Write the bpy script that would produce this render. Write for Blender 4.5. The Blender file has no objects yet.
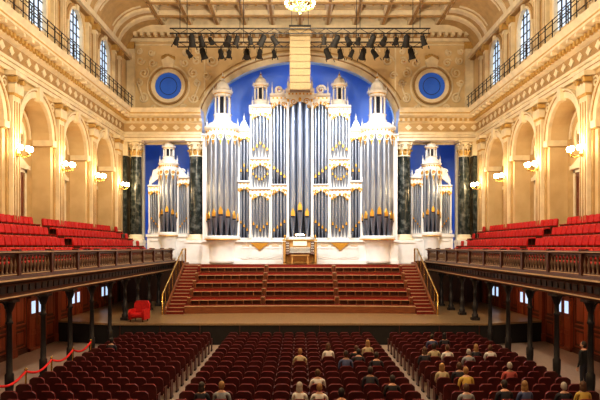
import bpy, bmesh, math, random
from mathutils import Vector, Matrix
random.seed(7)
sc = bpy.context.scene
try:
    sc.view_settings.view_transform = 'Standard'
    sc.view_settings.look = 'Medium High Contrast'
except Exception:
    pass
PI = math.pi
# ------------------------------------------------------------------ materials
def mat(name, col, rough=0.5, metal=0.0, col2=None, nscale=3.0, emit=None, es=0.0, bump=0.0, stretch=None, lo=0.35, hi=0.7):
    m = bpy.data.materials.new(name); m.use_nodes = True
    nt = m.node_tree; b = nt.nodes['Principled BSDF']
    b.inputs['Base Color'].default_value = (*col, 1)
    b.inputs['Roughness'].default_value = rough
    b.inputs['Metallic'].default_value = metal
    if emit:
        b.inputs['Emission Color'].default_value = (*emit, 1)
        b.inputs['Emission Strength'].default_value = es
    if col2 is None:
        col2 = tuple(c * 0.8 for c in col)
    tc = nt.nodes.new('ShaderNodeTexCoord'); mp = nt.nodes.new('ShaderNodeMapping')
    if stretch: mp.inputs['Scale'].default_value = stretch
    n = nt.nodes.new('ShaderNodeTexNoise'); n.inputs['Scale'].default_value = nscale
    n.inputs['Detail'].default_value = 4
    r = nt.nodes.new('ShaderNodeValToRGB')
    r.color_ramp.elements[0].position = lo; r.color_ramp.elements[1].position = hi
    r.color_ramp.elements[0].color = (*col, 1); r.color_ramp.elements[1].color = (*col2, 1)
    L = nt.links.new
    L(tc.outputs['Object'], mp.inputs['Vector']); L(mp.outputs['Vector'], n.inputs['Vector'])
    L(n.outputs['Fac'], r.inputs['Fac']); L(r.outputs['Color'], b.inputs['Base Color'])
    if bump > 0:
        bp = nt.nodes.new('ShaderNodeBump'); bp.inputs['Strength'].default_value = bump
        bp.inputs['Distance'].default_value = 0.02
        L(n.outputs['Fac'], bp.inputs['Height']); L(bp.outputs['Normal'], b.inputs['Normal'])
    return m

M = {}
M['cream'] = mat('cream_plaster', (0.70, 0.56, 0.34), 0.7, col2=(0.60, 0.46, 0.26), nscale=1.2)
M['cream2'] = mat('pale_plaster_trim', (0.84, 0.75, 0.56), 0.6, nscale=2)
M['tan'] = mat('tan_shaded_plaster', (0.44, 0.29, 0.13), 0.7, nscale=2)  # tan frieze colour, plus brown shading of grooves and reliefs painted in
M['niche'] = mat('niche_shade_plaster', (0.56, 0.40, 0.20), 0.7, nscale=2)  # niche shadow put into the plaster colour; also tints coves and panels
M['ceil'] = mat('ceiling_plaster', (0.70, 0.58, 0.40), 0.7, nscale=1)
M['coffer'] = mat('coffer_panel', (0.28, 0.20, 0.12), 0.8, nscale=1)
M['white'] = mat('white_painted_case', (0.86, 0.86, 0.85), 0.45, col2=(0.76, 0.76, 0.75), nscale=2)
M['gold'] = mat('gilding', (0.74, 0.42, 0.08), 0.35, 0.6, nscale=6)
M['goldp'] = mat('gold_paint', (0.60, 0.40, 0.14), 0.5, 0.2, nscale=6)
M['pipe'] = mat('organ_pipe_metal', (0.33, 0.38, 0.48), 0.28, 0.72, col2=(0.20, 0.24, 0.33), nscale=2, stretch=(6, 6, .4))
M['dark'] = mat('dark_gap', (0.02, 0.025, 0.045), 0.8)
M['green'] = mat('green_marble', (0.012, 0.022, 0.024), 0.2, col2=(0.13, 0.15, 0.15), nscale=3.5, lo=.45, hi=.75)
M['wood'] = mat('mahogany', (0.095, 0.028, 0.014), 0.35, col2=(0.05, 0.016, 0.009), nscale=5, stretch=(1, 1, .15))
M['woodred'] = mat('cedar_panel', (0.30, 0.075, 0.03), 0.35, col2=(0.18, 0.042, 0.018), nscale=5, stretch=(1, 1, .15))
M['door'] = mat('door_timber', (0.22, 0.075, 0.03), 0.4, nscale=4, stretch=(1, 1, .15))
M['iron'] = mat('dark_cast_iron', (0.03, 0.028, 0.03), 0.4, 0.4, nscale=8)
M['ironhi'] = mat('bronzed_iron', (0.20, 0.14, 0.10), 0.4, 0.4, nscale=8)
M['floor'] = mat('hall_floorboards', (0.42, 0.34, 0.29), 0.35, col2=(0.33, 0.26, 0.22), nscale=6, stretch=(5, .3, 1))
M['stage'] = mat('stage_floorboards', (0.33, 0.23, 0.13), 0.3, col2=(0.25, 0.17, 0.09), nscale=5, stretch=(4, .4, 1))
M['black'] = mat('black_cloth', (0.015, 0.014, 0.014), 0.8)
M['red'] = mat('red_gallery_upholstery', (0.60, 0.014, 0.014), 0.6, col2=(0.42, 0.008, 0.01), nscale=9)
M['redcarpet'] = mat('bright_red_carpet', (0.32, 0.012, 0.010), 0.9, col2=(0.24, 0.009, 0.008), nscale=12)
M['maroon'] = mat('maroon_upholstery', (0.20, 0.016, 0.022), 0.75, col2=(0.13, 0.01, 0.015), nscale=9)
M['mahog2'] = mat('seat_back_mahogany', (0.085, 0.016, 0.014), 0.4, col2=(0.05, 0.01, 0.009), nscale=5)
M['carpet'] = mat('red_carpet', (0.24, 0.026, 0.014), 0.9, col2=(0.15, 0.017, 0.01), nscale=12)
M['choir'] = mat('choir_timber', (0.25, 0.085, 0.03), 0.4, col2=(0.16, 0.05, 0.02), nscale=6, stretch=(.3, 3, 3))
M['brass'] = mat('brass', (0.85, 0.58, 0.18), 0.25, 0.9, nscale=8)
M['blue'] = mat('chamber_wall_blue_light', (0.32, 0.44, 0.74), 0.8, col2=(0.25, 0.36, 0.64), nscale=.6)  # blue light on the pale chamber wall put into its base colour
M['blueglass'] = mat('blue_glass', (0.03, 0.10, 0.40), 0.3, emit=(0.012, 0.09, 0.38), es=0.5, nscale=2)
M['winglass'] = mat('window_glass', (0.35, 0.45, 0.6), 0.2, emit=(0.55, 0.75, 1.0), es=0.9, nscale=1.5, col2=(.5, .55, .5))
M['bulb'] = mat('lamp_globe', (1, 0.9, 0.7), 0.4, emit=(1.0, 0.86, 0.60), es=34)
M['speaker'] = mat('beige_speaker_grille', (0.36, 0.28, 0.16), 0.7, nscale=20)
M['honey'] = mat('honey_oak', (0.56, 0.32, 0.11), 0.35, nscale=5, stretch=(1, 1, .2))
M['ivory'] = mat('ivory_keys', (0.85, 0.82, 0.72), 0.3)
M['velvet'] = mat('red_rope_velvet', (0.8, 0.02, 0.02), 0.7)
M['edge'] = mat('pale_nosing', (0.62, 0.44, 0.27), 0.5)

# ------------------------------------------------------------------ mesh builder
class MB:
    def __init__(s):
        s.v = []; s.f = []; s.m = []; s.sm = []; s.mats = []; s.T = None
    def mi(s, m):
        if isinstance(m, str): m = M[m]
        if m not in s.mats: s.mats.append(m)
        return s.mats.index(m)
    def add(s, vs, fs, m, smooth=False):
        o = len(s.v)
        if s.T is not None:
            vs = [tuple(s.T @ Vector(v)) for v in vs]
        s.v += [tuple(v) for v in vs]
        k = s.mi(m)
        for f in fs:
            s.f.append(tuple(i + o for i in f)); s.m.append(k); s.sm.append(smooth)
    def merge(s, o, T):
        base = len(s.v)
        s.v += [tuple(T @ Vector(v)) for v in o.v]
        idx = [s.mi(x) for x in o.mats]
        for f, k, q in zip(o.f, o.m, o.sm):
            s.f.append(tuple(i + base for i in f)); s.m.append(idx[k]); s.sm.append(q)
    def box(s, x0, x1, y0, y1, z0, z1, m):
        if x0 > x1: x0, x1 = x1, x0
        if y0 > y1: y0, y1 = y1, y0
        vs = [(x0, y0, z0), (x1, y0, z0), (x1, y1, z0), (x0, y1, z0), (x0, y0, z1), (x1, y0, z1), (x1, y1, z1), (x0, y1, z1)]
        s.add(vs, [(0, 3, 2, 1), (4, 5, 6, 7), (0, 1, 5, 4), (1, 2, 6, 5), (2, 3, 7, 6), (3, 0, 4, 7)], m)
    def prism(s, poly, fn, t0, t1, m, smooth=False):
        n = len(poly)
        vs = [fn(u, v, t0) for u, v in poly] + [fn(u, v, t1) for u, v in poly]
        fs = [tuple(range(n - 1, -1, -1)), tuple(range(n, 2 * n))]
        s.add(vs, fs, m)
        s.add(vs, [(i, (i + 1) % n, n + (i + 1) % n, n + i) for i in range(n)], m, smooth)
    def tube(s, pts, r, m, n=6, caps=True):
        pts = [Vector(p) for p in pts]
        if not isinstance(r, (list, tuple)): r = [r] * len(pts)
        vs = []; prev = None
        for i, p in enumerate(pts):
            d = (pts[min(i + 1, len(pts) - 1)] - pts[max(i - 1, 0)])
            if d.length < 1e-9: d = Vector((0, 0, 1))
            d.normalize()
            if prev is None:
                a = Vector((0, 0, 1)) if abs(d.z) < .9 else Vector((1, 0, 0))
                a = (a - d * a.dot(d)).normalized()
            else:
                a = prev - d * prev.dot(d)
                a = a.normalized() if a.length > 1e-6 else Vector((1, 0, 0))
            prev = a; b = d.cross(a)
            for k in range(n):
                t = 2 * PI * k / n
                vs.append(p + (a * math.cos(t) + b * math.sin(t)) * r[i])
        fs = []
        for i in range(len(pts) - 1):
            for k in range(n):
                fs.append((i * n + k, i * n + (k + 1) % n, (i + 1) * n + (k + 1) % n, (i + 1) * n + k))
        s.add(vs, fs, m, True)
        if caps:
            L = (len(pts) - 1) * n
            s.add(vs, [tuple(range(n - 1, -1, -1)), tuple(range(L, L + n))], m)
    def cyl(s, p0, p1, r0, m, r1=None, n=12):
        s.tube([p0, p1], [r0, r0 if r1 is None else r1], m, n)
    def lathe(s, prof, c, m, n=16, a0=0.0, a1=2 * PI, smooth=True):
        full = abs(a1 - a0 - 2 * PI) < 1e-6
        k = n if full else n + 1
        vs = []
        for r, z in prof:
            for i in range(k):
                t = a0 + (a1 - a0) * i / n
                vs.append((c[0] + r * math.cos(t), c[1] + r * math.sin(t), z))
        fs = []
        for j in range(len(prof) - 1):
            for i in range(n):
                i2 = (i + 1) % k
                fs.append((j * k + i, j * k + i2, (j + 1) * k + i2, (j + 1) * k + i))
        s.add(vs, fs, m, smooth)
        s.add(vs, [tuple(range(k - 1, -1, -1)), tuple(range((len(prof) - 1) * k, len(prof) * k))], m)
    def ell(s, c, r, m, n=12, k=8):
        vs = []
        for j in range(1, k):
            a = PI * j / k
            for i in range(n):
                t = 2 * PI * i / n
                vs.append((c[0] + r[0] * math.sin(a) * math.cos(t), c[1] + r[1] * math.sin(a) * math.sin(t), c[2] + r[2] * math.cos(a)))
        top = len(vs); vs.append((c[0], c[1], c[2] + r[2])); vs.append((c[0], c[1], c[2] - r[2]))
        fs = []
        for j in range(k - 2):
            for i in range(n):
                fs.append((j * n + i, (j + 1) * n + i, (j + 1) * n + (i + 1) % n, j * n + (i + 1) % n))
        for i in range(n):
            fs.append((top, i, (i + 1) % n)); fs.append((top + 1, (k - 2) * n + (i + 1) % n, (k - 2) * n + i))
        s.add(vs, fs, m, True)
    def obj(s, name, parent=None, recalc=True):
        me = bpy.data.meshes.new(name)
        me.from_pydata(s.v, [], s.f)
        for m in s.mats: me.materials.append(m)
        me.polygons.foreach_set('material_index', s.m)
        me.polygons.foreach_set('use_smooth', s.sm)
        if recalc:
            bm = bmesh.new(); bm.from_mesh(me)
            bmesh.ops.recalc_face_normals(bm, faces=bm.faces)
            bm.to_mesh(me); bm.free()
        me.update()
        ob = bpy.data.objects.new(name, me); sc.collection.objects.link(ob)
        if parent: ob.parent = parent
        return ob

def empty(name, loc=(0, 0, 0)):
    e = bpy.data.objects.new(name, None); e.location = loc; sc.collection.objects.link(e); return e

def ring(mb, fn, cu, cv, r0, r1, t0, t1, m, a0=0, a1=2 * PI, n=24, ey=1.0, ey2=None):
    if ey2 is None: ey2 = ey
    for i in range(n):
        p, q = a0 + (a1 - a0) * i / n, a0 + (a1 - a0) * (i + 1) / n
        mb.prism([(cu + r0 * math.cos(p), cv + r0 * ey * math.sin(p)), (cu + r1 * math.cos(p), cv + r1 * ey2 * math.sin(p)),
                  (cu + r1 * math.cos(q), cv + r1 * ey2 * math.sin(q)), (cu + r0 * math.cos(q), cv + r0 * ey * math.sin(q))], fn, t0, t1, m)

def spiral(mb, fn, cu, cv, r, d, m, rad=.03, turns=1.4, a0=0.0, t=0.04, n=16):
    pts = []
    for i in range(n + 1):
        q = i / n
        a = a0 + d * turns * 2 * PI * q; rr = r * (1 - .8 * q)
        pts.append(fn(cu + rr * math.cos(a), cv + rr * math.sin(a), t))
    mb.tube(pts, rad, m, 5)

def frame(mb, fn, u0, u1, v0, v1, w, t0, t1, m):
    for (a, b, c, d) in ((u0, u1, v0, v0 + w), (u0, u1, v1 - w, v1), (u0, u0 + w, v0, v1), (u1 - w, u1, v0, v1)):
        mb.prism([(a, c), (b, c), (b, d), (a, d)], fn, t0, t1, m)

def rect(mb, fn, u0, u1, v0, v1, t0, t1, m):
    mb.prism([(u0, v0), (u1, v0), (u1, v1), (u0, v1)], fn, t0, t1, m)

def capital(mb, cx, cy, z0, z1, r, m='goldp', m2='cream2'):
    h = z1 - z0
    mb.lathe([(r * 1.08, z0), (r * 1.08, z0 + .06 * h), (r * .95, z0 + .08 * h), (r * 1.0, z0 + .5 * h), (r * 1.3, z0 + .85 * h)], (cx, cy), m2, 16)
    for row, (zz, hh, off) in enumerate(((z0 + .06 * h, .38 * h, 0), (z0 + .3 * h, .42 * h, PI / 8))):
        for k in range(8):
            a = off + k * PI / 4
            ca, sa = math.cos(a), math.sin(a)
            def P(rr, w, z):
                return (cx + ca * rr - sa * w, cy + sa * rr + ca * w, z)
            w = r * .3
            vs = []
            for rr, ww, z in ((r * .98, w * .8, zz), (r * 1.08, w, zz + hh * .55), (r * 1.3, w * .8, zz + hh * .95), (r * 1.42, w * .4, zz + hh * .75)):
                vs += [P(rr, -ww, z), P(rr + .02, ww, z), P(rr - .06, ww, z), P(rr - .06, -ww, z)]
            fs = []
            for j in range(3):
                b = j * 4
                for q in range(4):
                    fs.append((b + q, b + (q + 1) % 4, b + 4 + (q + 1) % 4, b + 4 + q))
            fs += [(0, 1, 2, 3), (15, 14, 13, 12)]
            mb.add(vs, fs, m2 if row else m, True)
    for k in range(4):
        a = PI / 4 + k * PI / 2
        c = Vector((cx + math.cos(a) * r * 1.45, cy + math.sin(a) * r * 1.45, z0 + .77 * h))
        d = Vector((-math.sin(a), math.cos(a), 0)) * r * .14
        mb.cyl(c - d, c + d, r * .24, m2, n=12)
        mb.cyl(c - d * 1.3, c + d * 1.3, r * .1, m, n=8)
    q = r * 1.45
    mb.box(cx - q, cx + q, cy - q, cy + q, z0 + .88 * h, z1, m2)

# ------------------------------------------------------------------ ROOM
WX = 13.0; YB = 45.0; YR = -6.0; ZC = 21.5
fb = MB(); fb.box(-WX - .6, WX + .6, YR, 49.6, -.3, 0, 'floor'); fb.obj('floor')

BAYS = [39.7 - 5.1 * k for k in range(9)]
PIL = [42.25 - 5.1 * k for k in range(10)]
doorn = [0]
def door(fn, c, z0, z1, hw, t, mname='door', glazed=False):
    doorn[0] += 1
    d = MB()
    rect(d, fn, c - hw, c + hw, z0, z1, t, t + .06, mname)
    rect(d, fn, c - .012, c + .012, z0, z1, t + .055, t + .07, 'dark')
    h = z1 - z0
    for sx in (-1, 1):
        for (a, b) in ((.05, .3), (.36, .62), (.68, .95)):
            u0, u1 = sorted((c + sx * hw * .14, c + sx * hw * .86))
            frame(d, fn, u0, u1, z0 + a * h, z0 + b * h, .04, t + .055, t + .09, mname)
            if glazed and a > .6:
                rect(d, fn, u0 + .04, u1 - .04, z0 + a * h + .04, z0 + b * h - .04, t + .058, t + .065, 'winglass')
    d.tube([fn(c + .08, z0 + h * .45, t + .09), fn(c + .08, z0 + h * .52, t + .14), fn(c + .08, z0 + h * .59, t + .09)], .015, 'brass', 6)
    d.obj('door_%d' % doorn[0])

NB = -.95
for s, side in ((-1, 'left'), (1, 'right')):
    fn = lambda u, v, t, s=s: (s * (WX - t), u, v)
    w = MB()
    rect(w, fn, YR, 49.6, 0, 4.0, -.6, 0, 'wood')
    rect(w, fn, YR, PIL[-1], 4, 15, -1.0, 0, 'cream')
    rect(w, fn, PIL[0], 49.6, 4, 15, -1.0, 0, 'cream')
    R = 1.75; ZS = 10.55; TOP = 12.8
    for c in BAYS:
        rect(w, fn, c - 2.55, c - R, 4, TOP, -1.0, 0, 'cream')
        rect(w, fn, c + R, c + 2.55, 4, TOP, -1.0, 0, 'cream')
        n = 14
        for i in range(n):
            a, b = PI - PI * i / n, PI - PI * (i + 1) / n
            w.prism([(c + R * math.cos(a), ZS + R * math.sin(a)), (c + R * math.cos(b), ZS + R * math.sin(b)),
                     (c + R * math.cos(b), TOP), (c + R * math.cos(a), TOP)], fn, -1.0, 0, 'cream')
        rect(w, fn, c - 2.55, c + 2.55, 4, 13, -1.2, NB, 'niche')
        rect(w, fn, c - 2.55, c + 2.55, 12.8, 15, -1.0, 0, 'cream')
    rect(w, fn, YR, PIL[-1], 15, ZC, -.6, 0, 'cream')
    rect(w, fn, PIL[0], 49.6, 15, ZC, -.6, 0, 'cream')
    for c in BAYS:
        r2 = 1.05; zs2 = 17.7
        rect(w, fn, c - 2.55, c - r2, 15, ZC, -.6, 0, 'cream')
        rect(w, fn, c + r2, c + 2.55, 15, ZC, -.6, 0, 'cream')
        rect(w, fn, c - r2, c + r2, 15, 15.9, -.6, 0, 'cream')
        for i in range(10):
            a, b = PI - PI * i / 10, PI - PI * (i + 1) / 10
            w.prism([(c + r2 * math.cos(a), zs2 + r2 * math.sin(a)), (c + r2 * math.cos(b), zs2 + r2 * math.sin(b)),
                     (c + r2 * math.cos(b), ZC), (c + r2 * math.cos(a), ZC)], fn, -.6, 0, 'cream')
    w.obj('wall_' + side)
    for k, c in enumerate(BAYS):
        g = MB()
        poly = [(c - 1.05, 15.9), (c + 1.05, 15.9)] + [(c + 1.05 * math.cos(PI * i / 12), 17.7 + 1.05 * math.sin(PI * i / 12)) for i in range(13)]
        g.prism(poly, fn, -.14, -.11, 'winglass')
        for u in (-.5, 0, .5):
            rect(g, fn, c + u - .035, c + u + .035, 15.9, 18.6 if u else 18.73, -.11, -.06, 'iron')
        for v in (16.4, 16.9, 17.4, 17.9, 18.35):
            hw = 1.05 if v < 17.7 else math.sqrt(1.05 ** 2 - (v - 17.7) ** 2)
            rect(g, fn, c - hw, c + hw, v - .025, v + .025, -.11, -.07, 'iron')
        ring(g, fn, c, 17.7, 1.0, 1.12, -.12, .12, 'cream2', 0, PI, 12)
        ring(g, fn, c, 17.7, 1.12, 1.3, -.12, .08, 'tan', 0, PI, 12)
        rect(g, fn, c - 1.2, c - 1.0, 15.6, 17.7, -.12, .1, 'cream2')
        rect(g, fn, c + 1.0, c + 1.2, 15.6, 17.7, -.12, .1, 'cream2')
        rect(g, fn, c - .16, c + .16, 18.6, 19.2, 0, .22, 'cream2')
        g.obj('window_%d' % (k + 1 + (9 if s > 0 else 0)))
    t = MB()
    prof = [(0, 12.8), (.15, 12.8), (.15, 13.2), (.24, 13.22), (.24, 13.36), (.12, 13.4), (.12, 14.05), (.34, 14.15), (.34, 14.4), (.8, 14.52), (.8, 14.8), (.95, 15.0), (0, 15.0)]
    t.prism(prof, lambda u, v, q, s=s: (s * (WX - u), q, v), YR, 43.9, 'cream2')
    rect(t, fn, YR, 43.9, 13.42, 14.03, .12, .13, 'tan')
    rect(t, fn, YR, 43.9, 12.98, 13.02, .15, .17, 'tan')
    rect(t, fn, YR, 43.9, 14.62, 14.70, .8, .81, 'goldp')
    y = YR + .2
    while y < 43.8:
        t.box(s * (WX - .34), s * (WX - .52), y, y + .17, 14.18, 14.38, 'goldp')
        y += .36
    y = YR + .3
    while y < 43.5:
        t.box(s * (WX - .3), s * (WX - .76), y, y + .2, 14.36, 14.52, 'cream2')
        t.prism([(y + .1, 13.5), (y + .35, 13.72), (y + .1, 13.94), (y - .15, 13.72)], fn, .1, .18, 'cream2')
        y += .85
    t.obj('trim_%d' % (1 if s < 0 else 2))
    a = MB()
    for c in BAYS:
        ring(a, fn, c, ZS, R - .02, R + .28, -.05, .12, 'cream2', 0, PI, 16)
        ring(a, fn, c, ZS, R + .28, R + .34, 0, .15, 'tan', 0, PI, 16)
        ring(a, fn, c, ZS, R + .34, R + .42, 0, .2, 'cream2', 0, PI, 16)
        rect(a, fn, c - .2, c + .2, ZS + R - .15, 12.8, 0, .3, 'cream2')
        for q in (-1, 1):
            u0, u1 = sorted((c + q * (R - .05), c + q * (R + .45)))
            rect(a, fn, u0, u1, ZS - .3, ZS, -.9, .16, 'cream2')
            rect(a, fn, u0, u1, ZS - .36, ZS - .3, -.9, .1, 'tan')
            spiral(a, fn, c + q * 1.9, 12.25, .3, q, 'cream2', .045)
            a.prism([(c + q * 2.38, 11.5), (c + q * 2.38, 12.6), (c + q * 1.35, 12.6)], fn, 0, .02, 'tan')
        ring(a, fn, c, 10.5, .62, .85, NB - .01, NB + .11, 'cream2', n=20)
        a.prism([(c + .62 * math.cos(2 * PI * i / 20), 10.5 + .62 * math.sin(2 * PI * i / 20)) for i in range(20)], fn, NB - .01, NB + .03, 'coffer')
        ring(a, fn, c, ZS, 1.35, 1.5, NB - .01, NB + .07, 'cream2', 0, PI, 14)
        frame(a, fn, c - .85, c + .85, 5.5, 8.9, .18, NB - .01, NB + .13, 'cream2')
        rect(a, fn, c - 1.0, c + 1.0, 8.9, 9.1, NB - .01, NB + .25, 'cream2')
        a.prism([(c - 1.0, 9.1), (c + 1.0, 9.1), (c, 9.5)], fn, NB - .01, NB + .19, 'cream2')
    for p in PIL:
        rect(a, fn, p - .5, p + .5, 4.2, 12.8, 0, .1, 'niche')
        rect(a, fn, p - .36, p + .36, 5.6, 11.9, .1, .28, 'cream2')
        rect(a, fn, p - .46, p + .46, 4.2, 5.9, .1, .36, 'cream2')
        for q in (-.22, 0, .22):
            rect(a, fn, p + q - .03, p + q + .03, 6.2, 11.5, .28, .31, 'tan')
        rect(a, fn, p - .42, p + .42, 11.75, 11.85, 0, .36, 'goldp')
        for q in (-.28, 0, .28):
            a.prism([(p + q - .13, 11.85), (p + q + .13, 11.85), (p + q + .16, 12.2), (p + q, 12.34), (p + q - .16, 12.2)], fn, .1, .4, 'cream2')
        for q in (-1, 1):
            a.tube([fn(p + q * .36, 12.45, .1), fn(p + q * .36, 12.45, .46)], .13, 'goldp', 10)
        rect(a, fn, p - .55, p + .55, 12.6, 12.8, 0, .5, 'cream2')
        for q in (-.62, .62):
            rect(a, fn, p + q - .22, p + q + .22, 15, 19.0, 0, .22, 'cream2')
            rect(a, fn, p + q - .3, p + q + .3, 18.6, 19.0, 0, .36, 'goldp')
            rect(a, fn, p + q - .28, p + q + .28, 15, 15.5, 0, .3, 'cream2')
            for e_ in (-.1, .1): rect(a, fn, p + q + e_ - .025, p + q + e_ + .025, 15.7, 18.4, .22, .24, 'tan')
        rect(a, fn, p - .33, p + .33, 15.7, 18.3, 0, .02, 'niche')
        frame(a, fn, p - .36, p + .36, 15.7, 18.3, .07, 0, .06, 'tan')
    rect(a, fn, YR, 44.9, 19.0, 19.35, 0, .5, 'cream2'); rect(a, fn, YR, 44.9, 18.94, 19.0, 0, .3, 'tan')
    a.obj('trim_%d' % (3 if s < 0 else 4))
    cv = MB()
    NS = 8
    pr = [(0, 19.35)] + [(2.6 * (1 - math.cos(PI / 2 * i / NS)), 19.35 + (ZC - 19.35) * math.sin(PI / 2 * i / NS)) for i in range(1, NS + 1)]
    for i in range(NS):
        (p0, z0), (p1, z1) = pr[i], pr[i + 1]
        cv.prism([(p0, z0), (p1, z1), (p1, z1 + .2), (p0, z0 + .2)], lambda u, v, q, s=s: (s * (WX - u), q, v), YR, 44.95, 'niche')
        for p in PIL:
            for q in (-.62, .62):
                cv.prism([(p0, z0 - .15), (p1, z1 - .15), (p1, z1 + .05), (p0, z0 + .05)], lambda u, v, k, s=s: (s * (WX - u), k, v), p + q - .25, p + q + .25, 'cream2')
        if 1 < i < 7:
            for c in BAYS:
                for q in (-1.3, 1.3):
                    cv.prism([(p0, z0 - .06), (p1, z1 - .06), (p1, z1 + .05), (p0, z0 + .05)], lambda u, v, k, s=s: (s * (WX - u), k, v), c + q - .08, c + q + .08, 'cream2')
    cv.obj('trim_%d' % (5 if s < 0 else 6))
    for c in BAYS[:7]:
        door(lambda u, v, t, s=s: (s * (WX - t), u, v), c, 5.5, 8.72, .67, NB)
    for c in BAYS[:7]:
        door(lambda u, v, t, s=s: (s * (WX - t), u, v), c, .02, 2.55, .8, .0, 'woodred', True)
    b = MB()
    for c in BAYS:
        frame(b, fn, c - .95, c + .95, 0, 2.7, .14, 0, .14, 'woodred')
        rect(b, fn, c - 1.05, c + 1.05, 2.7, 2.85, 0, .22, 'woodred')
        b.prism([(c - 1.0, 2.85), (c + 1.0, 2.85), (c, 3.2)], fn, 0, .14, 'woodred')
        for q in (-1, 1):
            u0, u1 = sorted((c + q * 1.15, c + q * 2.2))
            frame(b, fn, u0, u1, .3, 1.2, .07, 0, .05, 'woodred')
            frame(b, fn, u0, u1, 1.35, 3.1, .07, 0, .05, 'woodred')
            rect(b, fn, u0 + .2, u1 - .2, 1.55, 2.9, 0, .03, 'woodred'); rect(b, fn, u0 + .2, u1 - .2, .48, 1.02, 0, .03, 'woodred')
    for p in PIL:
        rect(b, fn, p - .2, p + .2, 0, 3.5, 0, .16, 'woodred')
        rect(b, fn, p - .27, p + .27, 0, .4, 0, .2, 'woodred'); rect(b, fn, p - .27, p + .27, 3.0, 3.3, 0, .22, 'edge')
    rect(b, fn, YR, 43, 3.3, 3.5, 0, .25, 'woodred')
    b.obj('trim_%d' % (7 if s < 0 else 8))
    bb = MB(); rect(bb, fn, YR, 30.4, 0, .22, 0.0, .05, 'wood'); bb.obj('baseboard_' + side)
    r = MB()
    x = s * (WX - .82)
    for z in (15.35, 15.75, 15.95):
        r.tube([(x, YR + .1, z), (x, 43.8, z)], .025, 'iron', 5)
    y = YR + .1
    while y < 43.85:
        r.cyl((x, y, 15.0), (x, y, 15.98), .03, 'iron', n=5); y += .85
    r.obj('cornice_railing')
    for p in PIL[:7]:
        e = MB()
        def G(u, v, t): return (s * (WX - t), p + u, 9.25 + v)
        e.prism([(.12 * math.cos(k * PI / 4), .2 * math.sin(k * PI / 4)) for k in range(8)], lambda u, v, t: G(u, v, t), .30, .36, 'brass')
        for u in (-.42, -.15, .15, .42):
            tt = .85 if abs(u) < .2 else .66
            e.tube([G(0, -.05, .34), G(u * .5, -.2, .5), G(u, -.12, tt), G(u, 0.0, tt)], .02, 'brass', 6)
            c0 = G(u, .02, tt)
            e.lathe([(.05, c0[2] - .03), (.09, c0[2] + .0), (.03, c0[2] + .03)], c0, 'brass', 8)
            e.ell((c0[0], c0[1], c0[2] + .13), (.11, .11, .13), 'bulb', 10, 6)
        ob = e.obj('wall_sconce')
        L = bpy.data.lights.new('sconce_light', 'POINT'); L.energy = 150; L.color = (1, .64, .28); L.shadow_soft_size = .12
        lo = bpy.data.objects.new('light', L); lo.location = (s * (WX - 1.05), p, 9.6); sc.collection.objects.link(lo); lo.parent = ob

# ---- back screen wall
bf = lambda u, v, t: (u, YB - t, v)
w = MB()
AX, AZ0, AR = 7.1, 14.3, 4.6
for s in (-1, 1):
    u0, u1 = sorted((s * AX, s * 8.15)); rect(w, bf, u0, u1, 4.0, 21.6, -.6, 0, 'cream')
    u0, u1 = sorted((s * 8.15, s * 11.75)); rect(w, bf, u0, u1, 12.8, 21.6, -.6, 0, 'cream')
    u0, u1 = sorted((s * 11.75, s * 13.0)); rect(w, bf, u0, u1, 4.0, 21.6, -.6, 0, 'cream')
n = 36
for i in range(n):
    a, b = PI - PI * i / n, PI - PI * (i + 1) / n
    w.prism([(AX * math.cos(a), AZ0 + AR * math.sin(a)), (AX * math.cos(b), AZ0 + AR * math.sin(b)), (AX * math.cos(b), 21.6), (AX * math.cos(a), 21.6)], bf, -.6, 0, 'cream')
w.obj('wall_back')
cw = MB()
cw.box(-13, 13, 49.3, 49.6, 4, 21.6, 'blue'); cw.box(-13, 13, 45.6, 49.3, 21.3, 21.6, 'blue')
for s in (-1, 1):
    cw.box(s * 12.95, s * 12.99, 45.6, 49.3, 4, 21.3, 'blue')
cw.obj('wall_organ_chamber')
t = MB()
ring(t, bf, 0, AZ0, AX - .05, AX + .4, -.1, .14, 'cream2', 0, PI, 36, AR / AX, (AR + .4) / (AX + .4))
ring(t, bf, 0, AZ0, AX + .4, AX + .5, 0, .12, 'tan', 0, PI, 36, (AR + .4) / (AX + .4), (AR + .5) / (AX + .5))
ring(t, bf, 0, AZ0, AX + .5, AX + .64, 0, .24, 'cream2', 0, PI, 36, (AR + .5) / (AX + .5), (AR + .64) / (AX + .64))
ring(t, bf, 0, AZ0, AX + .82, AX + .9, 0, .08, 'tan', .32, PI - .32, 36, (AR + .82) / (AX + .82), (AR + .9) / (AX + .9))
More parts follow.
